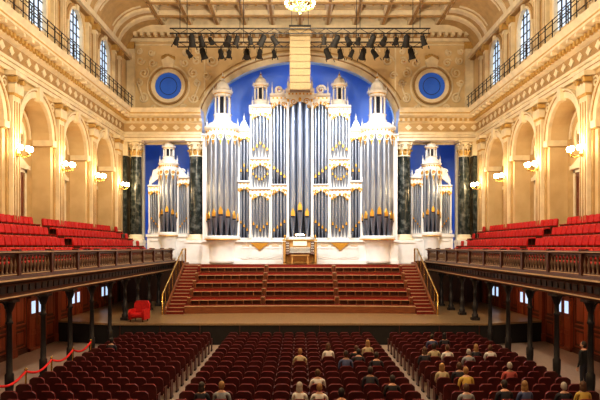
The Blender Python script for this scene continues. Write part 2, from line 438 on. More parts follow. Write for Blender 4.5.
for s in (-1, 1):
    x0, x1 = sorted((s * 7.15, s * 13.0))
    prof = [(0, 12.8), (1.2, 12.8), (1.2, 13.2), (1.28, 13.22), (1.28, 13.36), (1.18, 13.4), (1.18, 14.05), (1.4, 14.15), (1.4, 14.35), (1.85, 14.5), (1.85, 14.8), (2.0, 15.0), (0, 15.0)]
    t.prism(prof, lambda u, v, q: (q, YB - u, v), x0, x1, 'cream2')
    rect(t, bf, x0, x1, 13.42, 14.03, 1.18, 1.19, 'niche'); rect(t, bf, x0, x1, 14.6, 14.7, 1.85, 1.86, 'goldp'); rect(t, bf, x0, x1, 12.98, 13.02, 1.2, 1.22, 'tan')
    x = x0 + .1
    while x < x1 - .2:
        t.box(x, x + .17, YB - 1.55, YB - 1.38, 14.16, 14.34, 'goldp'); x += .36
    x = x0 + .5
    while x < x1 - .4:
        t.prism([(x, 13.72), (x + .25, 13.5), (x + .5, 13.72), (x + .25, 13.94)], lambda u, v, q: (u, YB - q, v), 1.16, 1.24, 'cream2'); x += .8
    frame(t, bf, min(s * 8.05, s * 11.8), max(s * 8.05, s * 11.8), 4.0, 12.8, .14, -.1, .08, 'cream2')
    cx = s * 9.85; cz = 17.05
    rect(t, bf, cx - 2.65, cx + 2.65, 15.25, 20.1, 0, .012, 'cream')
    ring(t, bf, cx, cz, 1.0, 1.28, 0, .2, 'cream2', n=28)
    ring(t, bf, cx, cz, 1.28, 1.38, 0, .26, 'tan', n=28)
    ring(t, bf, cx, cz, 1.5, 1.62, 0, .1, 'cream2', n=28)
    for q in (-1, 1):
        for (du, dv, r_) in ((1.85, 1.0, .4), (2.2, .25, .28), (1.9, -.9, .38), (1.2, 1.75, .32), (1.1, -1.6, .25), (2.1, 1.9, .3), (2.2, 2.6, .22), (1.3, 2.5, .25)):
            spiral(t, bf, cx + q * du, cz + dv, r_, q, 'cream2', .08, a0=random.random() * 3)
            spiral(t, bf, cx + q * du * 1.02, cz + dv, r_ * .6, -q, 'goldp', .035, a0=random.random() * 3)
        t.tube([bf(cx + q * (2.3 - .12 * k), cz + .2 - .35 * k, .06) for k in range(5)], .07, 'cream2', 6)
    t.prism([(cx - .35, cz + 1.3), (cx + .35, cz + 1.3), (cx + .5, cz + 1.9), (cx, cz + 2.2), (cx - .5, cz + 1.9)], bf, 0, .25, 'cream2')
    for k in range(5):
        t.ell(bf(cx - .4 + .2 * k, cz + 2.15 + .1 * math.sin(k), .12), (.13, .1, .16), 'goldp', 8, 6)
    frame(t, bf, cx - 2.75, cx + 2.75, 15.15, 20.2, .1, 0, .07, 'cream2')
    x0, x1 = sorted((s * 12.35, s * 12.95))
    rect(t, bf, x0, x1, 15, 20.2, 0, .22, 'cream2'); rect(t, bf, x0 - .06, x1, 19.8, 20.3, 0, .32, 'goldp')
    for (uu, vv, r_) in ((6.6, 18.6, .45), (5.6, 19.3, .4), (4.4, 19.8, .35), (7.0, 17.5, .3)):
        spiral(t, bf, s * uu, vv + .35, r_, s, 'cream2', .07); spiral(t, bf, s * uu, vv + .35, r_ * .5, -s, 'goldp', .035)
rect(t, bf, -13, 13, 20.35, 20.6, 0, .2, 'cream2'); rect(t, bf, -13, 13, 20.6, 20.9, 0, .35, 'tan'); rect(t, bf, -13, 13, 20.9, 21.45, 0, .6, 'cream2')
x = -12.8
while x < 12.8:
    t.box(x, x + .22, YB - .8, YB - .34, 20.62, 20.9, 'cream2'); x += .5
t.prism([(-.5, 18.85), (.5, 18.85), (.75, 20.3), (-.75, 20.3)], bf, 0, .4, 'cream2')
t.obj('trim_9')
for s in (-1, 1):
    o = MB(); cx = s * 9.85
    o.prism([(cx + 1.02 * math.cos(2 * PI * i / 28), 17.05 + 1.02 * math.sin(2 * PI * i / 28)) for i in range(28)], bf, 0.013, .06, 'blueglass')
    ring(o, bf, cx, 17.05, .62, .66, .06, .09, 'iron', n=20)
    o.obj('round_window')
rw = MB(); rw.box(-13.6, 13.6, YR - .4, YR, -.3, 21.6, 'cream'); rw.obj('wall_rear')
# ---- ceiling
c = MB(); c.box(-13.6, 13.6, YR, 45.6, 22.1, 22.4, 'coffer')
c.box(-13, -10.4, YR, 45, ZC, 22.1, 'ceil'); c.box(10.4, 13, YR, 45, ZC, 22.1, 'ceil')
ys = [YR + .3 + 2.3 * k for k in range(22)] + [44.6]
for y in ys:
    c.box(-10.4, 10.4, y, y + .42, ZC, 22.1, 'cream2'); c.box(-10.4, 10.4, y + .12, y + .30, ZC - .1, ZC, 'tan')
xs = [-10.4 + 2.04 * k for k in range(11)]
for x in xs:
    c.box(x, x + .4, YR, 45, ZC + .02, 22.1, 'cream2'); c.box(x + .12, x + .28, YR, 45, ZC - .08, ZC + .02, 'tan')
for y in ys[14:-1]:
    for x in xs[:-1]:
        X, Y = x + 1.22, y + 1.36
        c.lathe([(.34, 22.1), (.3, 21.95), (.12, 21.85)], (X, Y), 'cream2', 10); c.ell((X, Y, 21.85), (.1, .1, .1), 'gold', 8, 5)
        for (a_, w_, zz) in ((.78, .12, 21.8), (.52, .07, 21.95)):
            for sg in (-1, 1):
                c.box(X - a_, X + a_, Y + sg * (a_ + .04) - w_ / 2, Y + sg * (a_ + .04) + w_ / 2, zz, 22.1, 'ceil')
                c.box(X + sg * a_ - w_ / 2, X + sg * a_ + w_ / 2, Y - a_, Y + a_, zz, 22.1, 'ceil')
c.obj('ceiling')

# ------------------------------------------------------------------ MARBLE COLUMNS
for s in (-1, 1):
    for (X, Y, r, zb) in ((7.62, 44.05, .52, 3.81), (12.05, 44.1, .42, 4.01)):
        k = MB(); x = s * X
        q = r * 1.5
        k.box(x - q, x + q, Y - q, Y + q, zb, zb + .2, 'white'); k.box(x - q * .92, x + q * .92, Y - q * .92, Y + q * .92, zb + .2, 5.3, 'white')
        k.box(x - q, x + q, Y - q, Y + q, 5.3, 5.5, 'white')
        k.lathe([(r * 1.35, 5.5), (r * 1.4, 5.58), (r * 1.3, 5.68), (r * 1.12, 5.74), (r * 1.2, 5.84), (r * 1.02, 5.92)], (x, Y), 'cream2', 24)
        k.lathe([(r, 5.9), (r, 8), (r * .95, 10), (r * .88, 11.65)], (x, Y), 'green', 24)
        capital(k, x, Y, 11.6, 12.8, r * .9)
        k.obj('marble_column')
    k = MB()
    x0, x1 = sorted((s * 12.7, s * 12.97))
    k.box(x0, x1, 43.95, 44.95, 5.5, 11.7, 'green'); k.box(x0 - (.04 if s > 0 else 0), x1 + (.04 if s < 0 else 0), 43.9, 44.95, 4.0, 5.5, 'white')
    k.box(x0 - (.1 if s > 0 else 0), x1 + (.1 if s < 0 else 0), 43.85, 44.95, 11.7, 12.8, 'cream2')
    k.obj('marble_pilaster')

# ------------------------------------------------------------------ ORGAN PLATFORM / STAGE
p = MB()
p.box(-8.3, 8.3, 41.9, 49.28, 0, 3.8, 'wood')
for s in (-1, 1):
    x0, x1 = sorted((s * 8.3, s * 12.94)); p.box(x0, x1, 43.05, 49.28, 0, 4.0, 'wood')
p.obj('organ_platform')
st = MB()
def outline(inset):
    pts = [(-9.7 + inset, 30.6 + inset)]
    pts += [(9.7 - inset, 30.6 + inset), (12.9, 31.9), (12.9, 43.0), (8.35, 43.0), (8.35, 41.88), (-8.35, 41.88), (-8.35, 43.0), (-12.9, 43.0), (-12.9, 31.9)]
    return pts
st.prism(outline(0.08), lambda u, v, q: (u, v, q), 0.0, 1.0, 'black')
st.prism(outline(0.0), lambda u, v, q: (u, v, q), 1.0, 1.1, 'stage')
for k in range(10):
    x = -9.2 + 2.04 * k
    st.box(x - .02, x + .02, 30.64, 30.70, .05, .98, 'wood')
st.obj('stage_platform')
ti = MB()
def yc(x, y): return y + .45 * (1 - (x / 7.0) ** 2)
NT = 6
for i in range(NT):
    z = 1.1 + .45 * (i + 1) if i < NT - 1 else 3.8
    zb = 1.1
    y0 = 35.0 + .92 * i
    n = 14
    for j in range(n):
        xa, xb = -6.75 + 13.5 * j / n, -6.75 + 13.5 * (j + 1) / n
        def quad(ya, yb, z0, z1, m):
            vs = [(xa, yc(xa, ya), z0), (xb, yc(xb, ya), z0), (xb, yc(xb, yb), z0), (xa, yc(xa, yb), z0),
                  (xa, yc(xa, ya), z1), (xb, yc(xb, ya), z1), (xb, yc(xb, yb), z1), (xa, yc(xa, yb), z1)]
            ti.add(vs, [(0, 3, 2, 1), (4, 5, 6, 7), (0, 1, 5, 4), (1, 2, 6, 5), (2, 3, 7, 6), (3, 0, 4, 7)], m)
        yend = min(y0 + .95, 41.4)
        quad(y0, yend, zb, z - .05, 'choir' if i < 5 else 'carpet')
        quad(y0 - .03, yend, z - .05, z, 'edge')
        quad(y0 + .06, yend, z, z + .012, 'carpet')
ti.box(-6.75, 6.75, 40.0, 41.88, 1.1, 3.79, 'choir')
ti.obj('choir_tiers')
bn = MB()
for i in range(NT - 1):
    z = 1.1 + .45 * (i + 1) + .013; y0 = 35.0 + .92 * i
    for seg in ((-6.5, -2.35), (-2.1, 2.1), (2.35, 6.5)):
        m_ = 5
        for j in range(m_):
            xa = seg[0] + (seg[1] - seg[0]) * j / m_; xb = seg[0] + (seg[1] - seg[0]) * (j + 1) / m_
            def q2(ya, yb, z0, z1, m, tilt=0):
                vs = [(xa, yc(xa, ya), z0), (xb, yc(xb, ya), z0), (xb, yc(xb, yb), z0), (xa, yc(xa, yb), z0),
                      (xa, yc(xa, ya) + tilt, z1), (xb, yc(xb, ya) + tilt, z1), (xb, yc(xb, yb) + tilt, z1), (xa, yc(xa, yb) + tilt, z1)]
                bn.add(vs, [(0, 3, 2, 1), (4, 5, 6, 7), (0, 1, 5, 4), (1, 2, 6, 5), (2, 3, 7, 6), (3, 0, 4, 7)], m)
            q2(y0 + .42, y0 + .80, z + .26, z + .30, 'edge')
            q2(y0 + .43, y0 + .78, z + .30, z + .33, 'redcarpet')
            q2(y0 + .80, y0 + .84, z + .0, z + .46, 'choir')
            q2(y0 + .77, y0 + .80, z + .33, z + .44, 'carpet')
            q2(y0 + .76, y0 + .86, z + .46, z + .49, 'choir')
        for k_ in range(9):
            xx = seg[0] + (seg[1] - seg[0]) * k_ / 8
            yy = yc(xx, y0 + .42)
            bn.box(xx - .025, xx + .025, yy, yy + .42, z, z + (.44 if k_ in (0, 8) else .26), 'choir')
bn.obj('choir_bench_rows')
for s in (-1, 1):
    sb = MB(); N = 15
    for k in range(N):
        x0, x1 = sorted((s * 6.78, s * 7.75)); y = 34.75 + .40 * k; z = 1.1 + 2.7 * (k + 1) / N
        sb.box(x0, x1, y, 41.88, (1.1 if k == 0 else 1.1 + 2.7 * k / N), z, 'carpet')
        sb.box(x0, x1, y - .02, y + .03, z - .03, z + .006, 'edge')
    sb.prism([(34.7, 1.1), (41.88, 1.1), (41.88, 3.95), (40.6, 3.95), (34.7, 1.35)], lambda u, v, q: (q, u, v), s * 7.76, s * 7.88, 'choir')
    sb.obj('choir_stairs')
    hr = MB(); x = s * 7.94
    hr.tube([(x, 34.6, 1.1), (x, 34.6, 2.25), (x, 34.9, 2.4), (x, 40.6, 4.85), (x, 41.6, 4.9), (x, 41.6, 3.95)], .05, 'brass', 8)
    for k in range(6):
        y = 35.4 + 1.0 * k
        hr.cyl((x, y, 1.1), (x, y, 2.4 + 2.45 * (y - 34.9) / 5.7), .025, 'brass', n=6)
    hr.obj('brass_handrail')

# ------------------------------------------------------------------ ORGAN
org = empty('pipe_organ', (0, 43.5, 3.8))
case = MB(); pipes = MB(); gilt = MB()
def pipe(cx, cy, zb, zt, r, mh=None, ang=-PI / 2):
    if mh is None: mh = r * 4
    zm = zb + mh
    pipes.tube([(cx, cy, zb), (cx, cy, zm)], [r * .3, r], 'pipe', 12)
    pipes.tube([(cx, cy, zm), (cx, cy, zt)], [r, r], 'pipe', 12)
    dx, dy = math.cos(ang), math.sin(ang); px_, py_ = -dy, dx
    def P(w, z, o): return (cx + dx * (r * .9 + o) + px_ * w, cy + dy * (r * .9 + o) + py_ * w, z)
    w = r * .62; o = r * .22
    vs = [P(-w, zm, 0), P(w, zm, 0), P(w, zm + r * 1.2, 0), P(0, zm + r * 2.6, 0), P(-w, zm + r * 1.2, 0),
          P(-w, zm, o), P(w, zm, o), P(w, zm + r * 1.0, o), P(0, zm + r * 2.2, o * .8), P(-w, zm + r * 1.0, o)]
    gilt.add(vs, [(4, 3, 2, 1, 0), (5, 6, 7, 8, 9)] + [(i, (i + 1) % 5, 5 + (i + 1) % 5, 5 + i) for i in range(5)], 'gold')
    vs = [P(-w, zm - r * .45, 0), P(w, zm - r * .45, 0), P(w, zm, 0), P(-w, zm, 0), P(-w, zm - r * .45, o * .6), P(w, zm - r * .45, o * .6), P(w, zm, o * .8), P(-w, zm, o * .8)]
    pipes.add(vs, [(0, 3, 2, 1), (4, 5, 6, 7), (0, 1, 5, 4), (1, 2, 6, 5), (2, 3, 7, 6), (3, 0, 4, 7)], 'dark')

def F(y0):
    return lambda u, v, t: (u, y0 - t, v)
def shade(x0, x1, z, y, h=.35):
    f = F(y); c = (x0 + x1) / 2; w = (x1 - x0)
    n = 8; poly = [(x0, z), (x1, z)]
    for i in range(n + 1):
        q = 1 - 2 * i / n
        poly.append((c + q * w / 2, z - h * (.35 + .65 * abs(q) ** 1.5)))
    case.prism(poly, f, .0, .05, 'white')
    for q in (-1, 1):
        spiral(gilt, f, c + q * w * .3, z - h * .38, min(h * .34, w * .16), q, 'gold', .034, t=.08)
        spiral(gilt, f, c + q * w * .42, z - h * .85, min(h * .2, w * .08), -q, 'gold', .026, t=.07)
    gilt.ell(f(c, z - h * .2, .08), (w * .07, .05, h * .24), 'gold', 8, 6)
def stile(x, y, z0, z1, w=.13):
    case.box(x - w / 2, x + w / 2, y - .06, y + .3, z0, z1, 'white')
    case.cyl((x, y - .1, z0 + .25), (x, y - .1, z1 - .3), w * .36, 'white', n=8)
    case.box(x - w * .6, x + w * .6, y - .2, y + .02, z0, z0 + .25, 'white')
    gilt.lathe([(w * .4, z1 - .3), (w * .75, z1 - .12), (w * .5, z1 - .1)], (x, y - .1), 'gold', 8)
def ent(x0, x1, y, z, h=.4, proj=.22):
    pr = [(0, z), (proj * .35, z), (proj * .35, z + h * .3), (proj * .2, z + h * .34), (proj * .2, z + h * .62), (proj * .6, z + h * .7), (proj, z + h * .82), (proj, z + h), (-.35, z + h), (-.35, z)]
    case.prism(pr, lambda u, v, q: (q, y - u, v), x0 - proj * .4, x1 + proj * .4, 'white')
    k = max(2, int((x1 - x0) / .25))
    for i in range(k):
        xx = x0 + (x1 - x0) * (i + .5) / k
        gilt.box(xx - .05, xx + .05, y - proj * .32, y - proj * .1, z + h * .38, z + h * .58, 'gold')
def flat(x0, x1, z0, z1, n, y, mode='v', s=1):
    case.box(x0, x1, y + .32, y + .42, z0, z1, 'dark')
    stile(x0, y, z0, z1, .11); stile(x1, y, z0, z1, .11)
    a, b = x0 + .07, x1 - .07
    pw = (b - a) / n
    for i in range(n):
        q = abs((i + .5) / n * 2 - 1)
        if mode == 'v': mh = .45 + .55 * q
        elif mode == 'a': mh = .45 + .55 * (1 - q)
        elif mode == 'l': mh = .35 + .8 * (i + .5) / n if s > 0 else .35 + .8 * (1 - (i + .5) / n)
        else: mh = .6
        pipe(a + pw * (i + .5), y + .12, z0 + .02, z1 - .03, pw * .44, mh)
    shade(x0 + .06, x1 - .06, z1, y - .02, min(.5, (x1 - x0) * .45))
def turret(cx, cy, z, r, h):
    case.lathe([(r * 1.15, z), (r * 1.15, z + .06 * h), (r, z + .08 * h), (r, z + .16 * h), (r * 1.1, z + .18 * h)], (cx, cy), 'white', 16)
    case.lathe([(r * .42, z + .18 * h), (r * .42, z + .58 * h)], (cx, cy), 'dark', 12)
    for k in range(8):
        a = PI / 8 + k * PI / 4
        x, y = cx + math.cos(a) * r * .85, cy + math.sin(a) * r * .85
        case.cyl((x, y, z + .18 * h), (x, y, z + .52 * h), r * .12, 'white', n=6)
        gilt.ell((x, y, z + .51 * h), (r * .13, r * .13, r * .1), 'gold', 8, 5)
        case.cyl((cx + math.cos(a) * r * 1.1, cy + math.sin(a) * r * 1.1, z + .62 * h), (cx + math.cos(a) * r * 1.1, cy + math.sin(a) * r * 1.1, z + .70 * h), r * .07, 'white', r1=.01, n=6)
    case.lathe([(r * .8, z + .52 * h), (r, z + .55 * h), (r, z + .58 * h), (r * 1.2, z + .6 * h), (r * 1.2, z + .63 * h), (r * .85, z + .64 * h), (r * .82, z + .70 * h), (r * .65, z + .77 * h), (r * .35, z + .82 * h), (r * .18, z + .84 * h)], (cx, cy), 'white', 16)
    case.lathe([(r * .2, z + .84 * h), (r * .28, z + .86 * h), (r * .1, z + .88 * h), (r * .08, z + .95 * h), (.01, z + h)], (cx, cy), 'white', 10)
    gilt.ell((cx, cy, z + .9 * h), (r * .15, r * .15, r * .15), 'gold', 10, 6)
    gilt.lathe([(r * 1.03, z + .56 * h), (r * 1.03, z + .575 * h)], (cx, cy), 'gold', 16)
def pinnacle(x, y, z, h, r=.1):
    case.lathe([(r, z), (r, z + h * .15), (r * .5, z + h * .2), (r * .9, z + h * .4), (r * .5, z + h * .6), (r * .3, z + h * .65), (.01, z + h)], (x, y), 'white', 8)
    gilt.ell((x, y, z + h * .63), (r * .4, r * .4, r * .4), 'gold', 8, 5)
def tower(cx, cy, R, z0, z1, n, pr, turr=None, top=.55):
    case.lathe([(R * .8, z0 - 2.0), (R * .95, z0 - 1.9), (R * .9, z0 - 1.75), (R * .9, z0 - .6), (R * 1.0, z0 - .45), (R * 1.12, z0 - .25), (R * 1.15, z0 - .1), (R * 1.05, z0)], (cx, cy), 'white', 24)
    gilt.lathe([(R * 1.13, z0 - .32), (R * 1.16, z0 - .28), (R * 1.13, z0 - .24)], (cx, cy), 'gold', 24)
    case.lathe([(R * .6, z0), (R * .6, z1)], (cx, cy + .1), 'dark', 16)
    for i in range(n):
        a = PI + PI * (i + .5) / n
        q = abs((i + .5) / n * 2 - 1)
        pipe(cx + math.cos(a) * (R - pr * .9), cy + math.sin(a) * (R - pr * .9), z0, z1 - .02, pr, 1.0 + .5 * (1 - q), a)
    for a in (PI, 2 * PI):
        x = cx + math.cos(a) * (R + .02)
        case.box(x - .07, x + .07, cy - .15, cy + .3, z0, z1, 'white')
    for i in range(n):
        a = PI + PI * (i + .5) / n
        x, y = cx + math.cos(a) * (R + .03), cy + math.sin(a) * (R + .03)
        f = lambda u, v, t, x=x, y=y, a=a: (x - math.sin(a) * u + math.cos(a) * t, y + math.cos(a) * u + math.sin(a) * t, v)
        case.prism([(-pr, z1), (pr, z1), (pr, z1 - .25), (0, z1 - .7), (-pr, z1 - .25)], f, 0, .05, 'white')
        spiral(gilt, f, 0, z1 - .24, pr * .75, 1, 'gold', .035, t=.07)
        gilt.prism([(-pr * .4, z1 - .45), (0, z1 - .8), (pr * .4, z1 - .45)], f, .05, .08, 'gold')
    case.lathe([(R * 1.02, z1), (R * 1.05, z1 + .15), (R * 1.0, z1 + .17), (R * 1.0, z1 + .36), (R * 1.16, z1 + .42), (R * 1.2, z1 + top), (R * .9, z1 + top + .03)], (cx, cy), 'white', 24)
    for k in range(12):
        a = PI + PI * (k + .5) / 12
        gilt.ell((cx + math.cos(a) * R * 1.02, cy + math.sin(a) * R * 1.02, z1 + .27), (.06, .06, .06), 'gold', 6, 4)
    if turr:
        case.lathe([(R * .95, z1 + top), (R * .9, z1 + top + .25), (R * .8, z1 + top + .3)], (cx, cy), 'white', 20)
        turret(cx, cy, z1 + top + .25, turr[0], turr[1] - .25)
    for a in (PI + .15, 2 * PI - .15):
        pinnacle(cx + math.cos(a) * R * .98, cy + math.sin(a) * R * .98, z1 + top, .65, .08)

YF = 43.0
case.box(-6.95, 6.95, 42.6, 45.3, 3.8, 5.5, 'white')
case.box(-7.0, 7.0, 42.5, 45.0, 3.8, 4.05, 'white'); case.box(-7.0, 7.0, 42.45, 45.0, 5.35, 5.5, 'white')
pf = F(42.6)
x = -4.2
while x < 4.1:
    frame(case, pf, x + .05, x + .65, 4.15, 4.95, .06, 0, .05, 'white')
    rect(case, pf, x + .17, x + .53, 4.27, 4.83, 0, .035, 'white')
    gilt.box(x + .1, x + .6, 42.57, 42.6, 5.06, 5.1, 'gold')
    x += .7
for s in (-1, 1):
    gilt.prism([(s * 2.2, 5.3), (s * 3.5, 5.3), (s * 2.85, 4.75)], F(42.54), 0, .05, 'gold')
case.box(-6.9, 6.9, 43.5, 45.3, 5.5, 13.3, 'white')
case.box(-3.5, 3.5, 43.5, 45.3, 13.3, 15.0, 'white'); case.box(-2.1, 2.1, 43.5, 45.3, 15, 16.0, 'white')
for s in (-1, 1):
    def rng(a, b): return tuple(sorted((s * a, s * b)))
    x0, x1 = rng(3.6, 4.42)
    flat(x0, x1, 5.65, 9.3, 3, YF, 'l', s); ent(x0, x1, YF, 9.3, .45)
    flat(x0, x1, 9.75, 12.9, 3, YF, 'a'); ent(x0, x1, YF, 12.9, .5)
    case.prism([(x0, 13.4), (x1, 13.4), ((x0 + x1) / 2 + .12, 14.0), ((x0 + x1) / 2 - .12, 14.0)], F(YF), -.2, .1, 'white'); pinnacle((x0 + x1) / 2, YF + .05, 14.0, .6)
    case.box(x0, x1, YF, YF + .5, 5.5, 5.66, 'white')
    x0, x1 = rng(2.15, 3.5); yc_ = YF - .28
    case.box(x0 - .07, x1 + .07, yc_ + .3, 43.6, 5.5, 15.0, 'white')
    case.box(x0 - .1, x1 + .1, yc_ - .1, 43.6, 5.2, 5.66, 'white')
    flat(x0, x1, 5.65, 8.85, 5, yc_, 'v'); ent(x0, x1, yc_, 8.85, .35)
    flat(x0, x1, 9.2, 11.0, 6, yc_, 'v'); ent(x0, x1, yc_, 11.0, .3)
    flat(x0, x1, 11.3, 14.55, 5, yc_, 'a'); ent(x0, x1, yc_, 14.55, .5, .3)
    turret((x0 + x1) / 2, YF + .2, 15.05, .52, 2.6)
    for xx in (x0 + .1, x1 - .1): pinnacle(xx, yc_ + .1, 15.05, .7, .08)
    x0, x1 = rng(.92, 2.05)
    case.box(x0, x1, YF, YF + .5, 5.5, 5.66, 'white')
    flat(x0, x1, 5.65, 9.2, 4, YF, 'l', -s); ent(x0, x1, YF, 9.2, .3)
    flat(x0, x1, 9.5, 15.4, 4, YF, 'l', s); ent(x0, x1, YF, 15.4, .55, .28)
    spiral(case, F(YF), (x0 + x1) / 2, 16.25, .36, s, 'white', .1, t=0); spiral(gilt, F(YF), (x0 + x1) / 2, 16.25, .2, -s, 'gold', .03, t=.05)
    pinnacle(s * 2.0, YF + .05, 15.95, .9, .08)
    tower(s * 5.55, 43.1, 1.13, 5.8, 12.95, 7, .235, (.62, 4.0), .6)
    x0, x1 = rng(6.68, 7.0)
    case.box(x0, x1, YF + .1, YF + .6, 5.5, 13.0, 'white'); ent(x0, x1, YF + .1, 12.6, .5)
    case.box(*rng(4.42, 4.5), YF - .02, YF + .4, 5.5, 13.3, 'white')
case.box(-.92, .92, YF - .28, 43.5, 5.5, 5.72, 'white')
yE = YF - .3
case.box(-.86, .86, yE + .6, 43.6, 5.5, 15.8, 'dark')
for x in (-.84, .84): stile(x, yE, 5.7, 15.6, .13)
case.box(-.9, -.78, yE + .2, 43.5, 5.5, 15.7, 'white'); case.box(.78, .9, yE + .2, 43.5, 5.5, 15.7, 'white')
for x, mh, r in ((-.5, 1.5, .235), (0, 1.9, .25), (.5, 1.5, .235)):
    pipe(x, yE + .25 - (.12 if x == 0 else 0), 5.72, 15.55, r, mh)
shade(-.76, .76, 15.6, yE - .06, .7)
ent(-.9, .9, yE, 15.6, .6, .32)
case.prism([(-.95, 16.2)] + [(.95 * math.cos(PI - PI * i / 12), 16.2 + .7 * math.sin(PI * i / 12)) for i in range(13)], F(yE), -.3, .1, 'white')
gilt.ell((0, yE - .12, 16.5), (.3, .08, .22), 'gold', 12, 8)
turret(0, YF, 16.7, .42, 2.0)
for x in (-.85, .85): pinnacle(x, yE + .1, 16.2, 1.0)
for s in (-1, 1):
    cx = s * 9.75; yS = 44.6
    case.box(cx - 1.5, cx + 1.5, yS + .3, yS + 1.6, 4.0, 9.6, 'white')
    case.box(cx - 1.6, cx + 1.6, yS - .1, yS + .8, 4.0, 5.9, 'white'); case.box(cx - 1.68, cx + 1.68, yS - .2, yS + .6, 5.75, 5.95, 'white')
    for q in (-1, 1):
        frame(case, F(yS - .1), cx + q * 1.05 - .35, cx + q * 1.05 + .35, 4.4, 5.5, .06, 0, .05, 'white')
        a, b = sorted((cx + q * .68, cx + q * 1.45))
        flat(a, b, 6.0, 9.8 if q != s else 9.2, 4, yS, 'l', q); ent(a, b, yS, 9.8 if q != s else 9.2, .4)
        case.prism([(cx + q * .65, 10.2), (cx + q * 1.45, 10.2 if q != s else 9.6), (cx + q * 1.2, 10.5), (cx + q * .75, 11.0)], F(yS), -.2, .05, 'white')
        spiral(case, F(yS), cx + q * 1.0, 10.6, .22, q, 'white', .06, t=.02)
        pinnacle(cx + q * 1.4, yS + .1, 10.15 if q != s else 9.6, .7)
    tower(cx, yS, .66, 6.1, 10.7, 5, .18, (.44, 1.9), .45)
case.obj('organ_case', org, False); pipes.obj('organ_pipes', org); gilt.obj('organ_gilding', org)
for ch in org.children: ch.location = (0, -43.5, -3.8)

# organ console
cn = MB()
cn.T = Matrix.Translation((0, 41.1, 3.82)) @ Matrix.Scale(1.15, 4) @ Matrix.Translation((0, -41.1, -3.82))
cy = 41.0; z = 3.82
cn.box(-1.0, -.86, cy, cy + .8, z, z + 1.35, 'honey'); cn.box(.86, 1.0, cy, cy + .8, z, z + 1.35, 'honey')
cn.box(-.86, .86, cy + .5, cy + .8, z, z + 1.45, 'honey'); cn.box(-1.05, 1.05, cy + .42, cy + .84, z + 1.4, z + 1.48, 'brass')
for k in range(5):
    cn.box(-.62, .62, cy + .08 + .09 * k, cy + .3 + .09 * k, z + .68 + .075 * k, z + .71 + .075 * k, 'ivory')
    for j in range(18):
        cn.box(-.58 + .066 * j, -.555 + .066 * j, cy + .16 + .09 * k, cy + .22 + .09 * k, z + .71 + .075 * k, z + .725 + .075 * k, 'black')
cn.box(-.64, .64, cy + .1, cy + .55, z + .6, z + .67, 'wood')
for s in (-1, 1):
    cn.prism([(cy + .1, z + .6), (cy + .52, z + .6), (cy + .52, z + 1.35), (cy + .35, z + 1.35)], lambda u, v, q: (q, u, v), s * .64, s * .86, 'wood')
    for a in range(4):
        for b in range(3):
            cn.cyl((s * (.69 + .06 * b), cy + .2 + .05 * a, z + .8 + .15 * a), (s * (.69 + .06 * b), cy + .1 + .05 * a, z + .79 + .15 * a), .024, 'ivory', n=6)
    frame(cn, lambda u, v, t: (u, cy - t, v), min(s * .86, s * 1.0), max(s * .86, s * 1.0), z + .1, z + 1.3, .03, 0, .02, 'brass')
cn.prism([(-.42, z + 1.1), (.42, z + 1.1), (.42, z + 1.5), (.2, z + 1.62), (-.2, z + 1.62), (-.42, z + 1.5)], lambda u, v, q: (u, cy + .48 + q, v), -.04, .0, 'ivory')
cn.tube([(-.35, cy + .6, z + 1.48), (-.35, cy + .45, z + 1.78), (.35, cy + .45, z + 1.78), (.35, cy + .6, z + 1.48)], .018, 'brass', 6)
cn.tube([(-.25, cy + .43, z + 1.76), (.25, cy + .43, z + 1.76)], .03, 'bulb', 8)
for s in (-1, 1):
    cn.lathe([(.05, z + 1.48), (.03, z + 1.55), (.07, z + 1.65), (.02, z + 1.78)], (s * .93, cy + .6), 'brass', 8)
frame(cn, lambda u, v, t: (u, cy + .5 - t, v), -.8, .8, z + .05, z + .55, .06, 0, .05, 'goldp')
cn.box(-.55, .55, cy - .5, cy - .2, z + .5, z + .57, 'honey')
for x in (-.5, .42): cn.box(x, x + .08, cy - .47, cy - .23, z, z + .5, 'honey')
for k in range(12): cn.box(-.5 + .085 * k, -.46 + .085 * k, cy - .15, cy + .45, z + .04, z + .08, 'honey')
cn.T = None
cn.obj('organ_console')

# ------------------------------------------------------------------ GALLERIES
def chair_tpl(fab, wood, metal, arm):
    c = MB()
    prof = [(-.22, .36), (.22, .36), (.24, .7), (.22, .86), (.14, .92), (-.14, .92), (-.22, .86), (-.24, .7)]
    c.prism(prof, lambda u, v, q: (u, -.2 - .1 * (v - .38) + q, v), -.06, -.025, wood)
    c.prism([(u * .94, .42 + (v - .38) * .94) for u, v in prof], lambda u, v, q: (u, -.2 - .1 * (v - .38) + q, v), -.025, .035, fab, True)
    c.prism([(-.2, .40), (.17, .40), (.22, .43), (.21, .47), (.1, .49), (-.2, .47)], lambda u, v, q: (q, u, v), -.22, .22, fab, True)
    for s in (-1, 1):
        c.box(s * .235, s * .265, -.2, .12, .06, .56, arm)
        c.box(s * .23, s * .27, -.2, .14, .56, .59, wood)
        c.box(s * .22, s * .28, -.18, .14, 0, .06, metal)
    return c
CR = chair_tpl('red', 'redcarpet', 'iron', 'wood'); CM = chair_tpl('maroon', 'mahog2', 'iron', 'mahog2')
bal = MB()
bal.lathe([(.05, 0), (.05, .05), (.025, .08), (.045, .2), (.06, .28), (.03, .42), (.022, .5), (.045, .56), (.045, .6)], (0, 0), 'ironhi', 8)
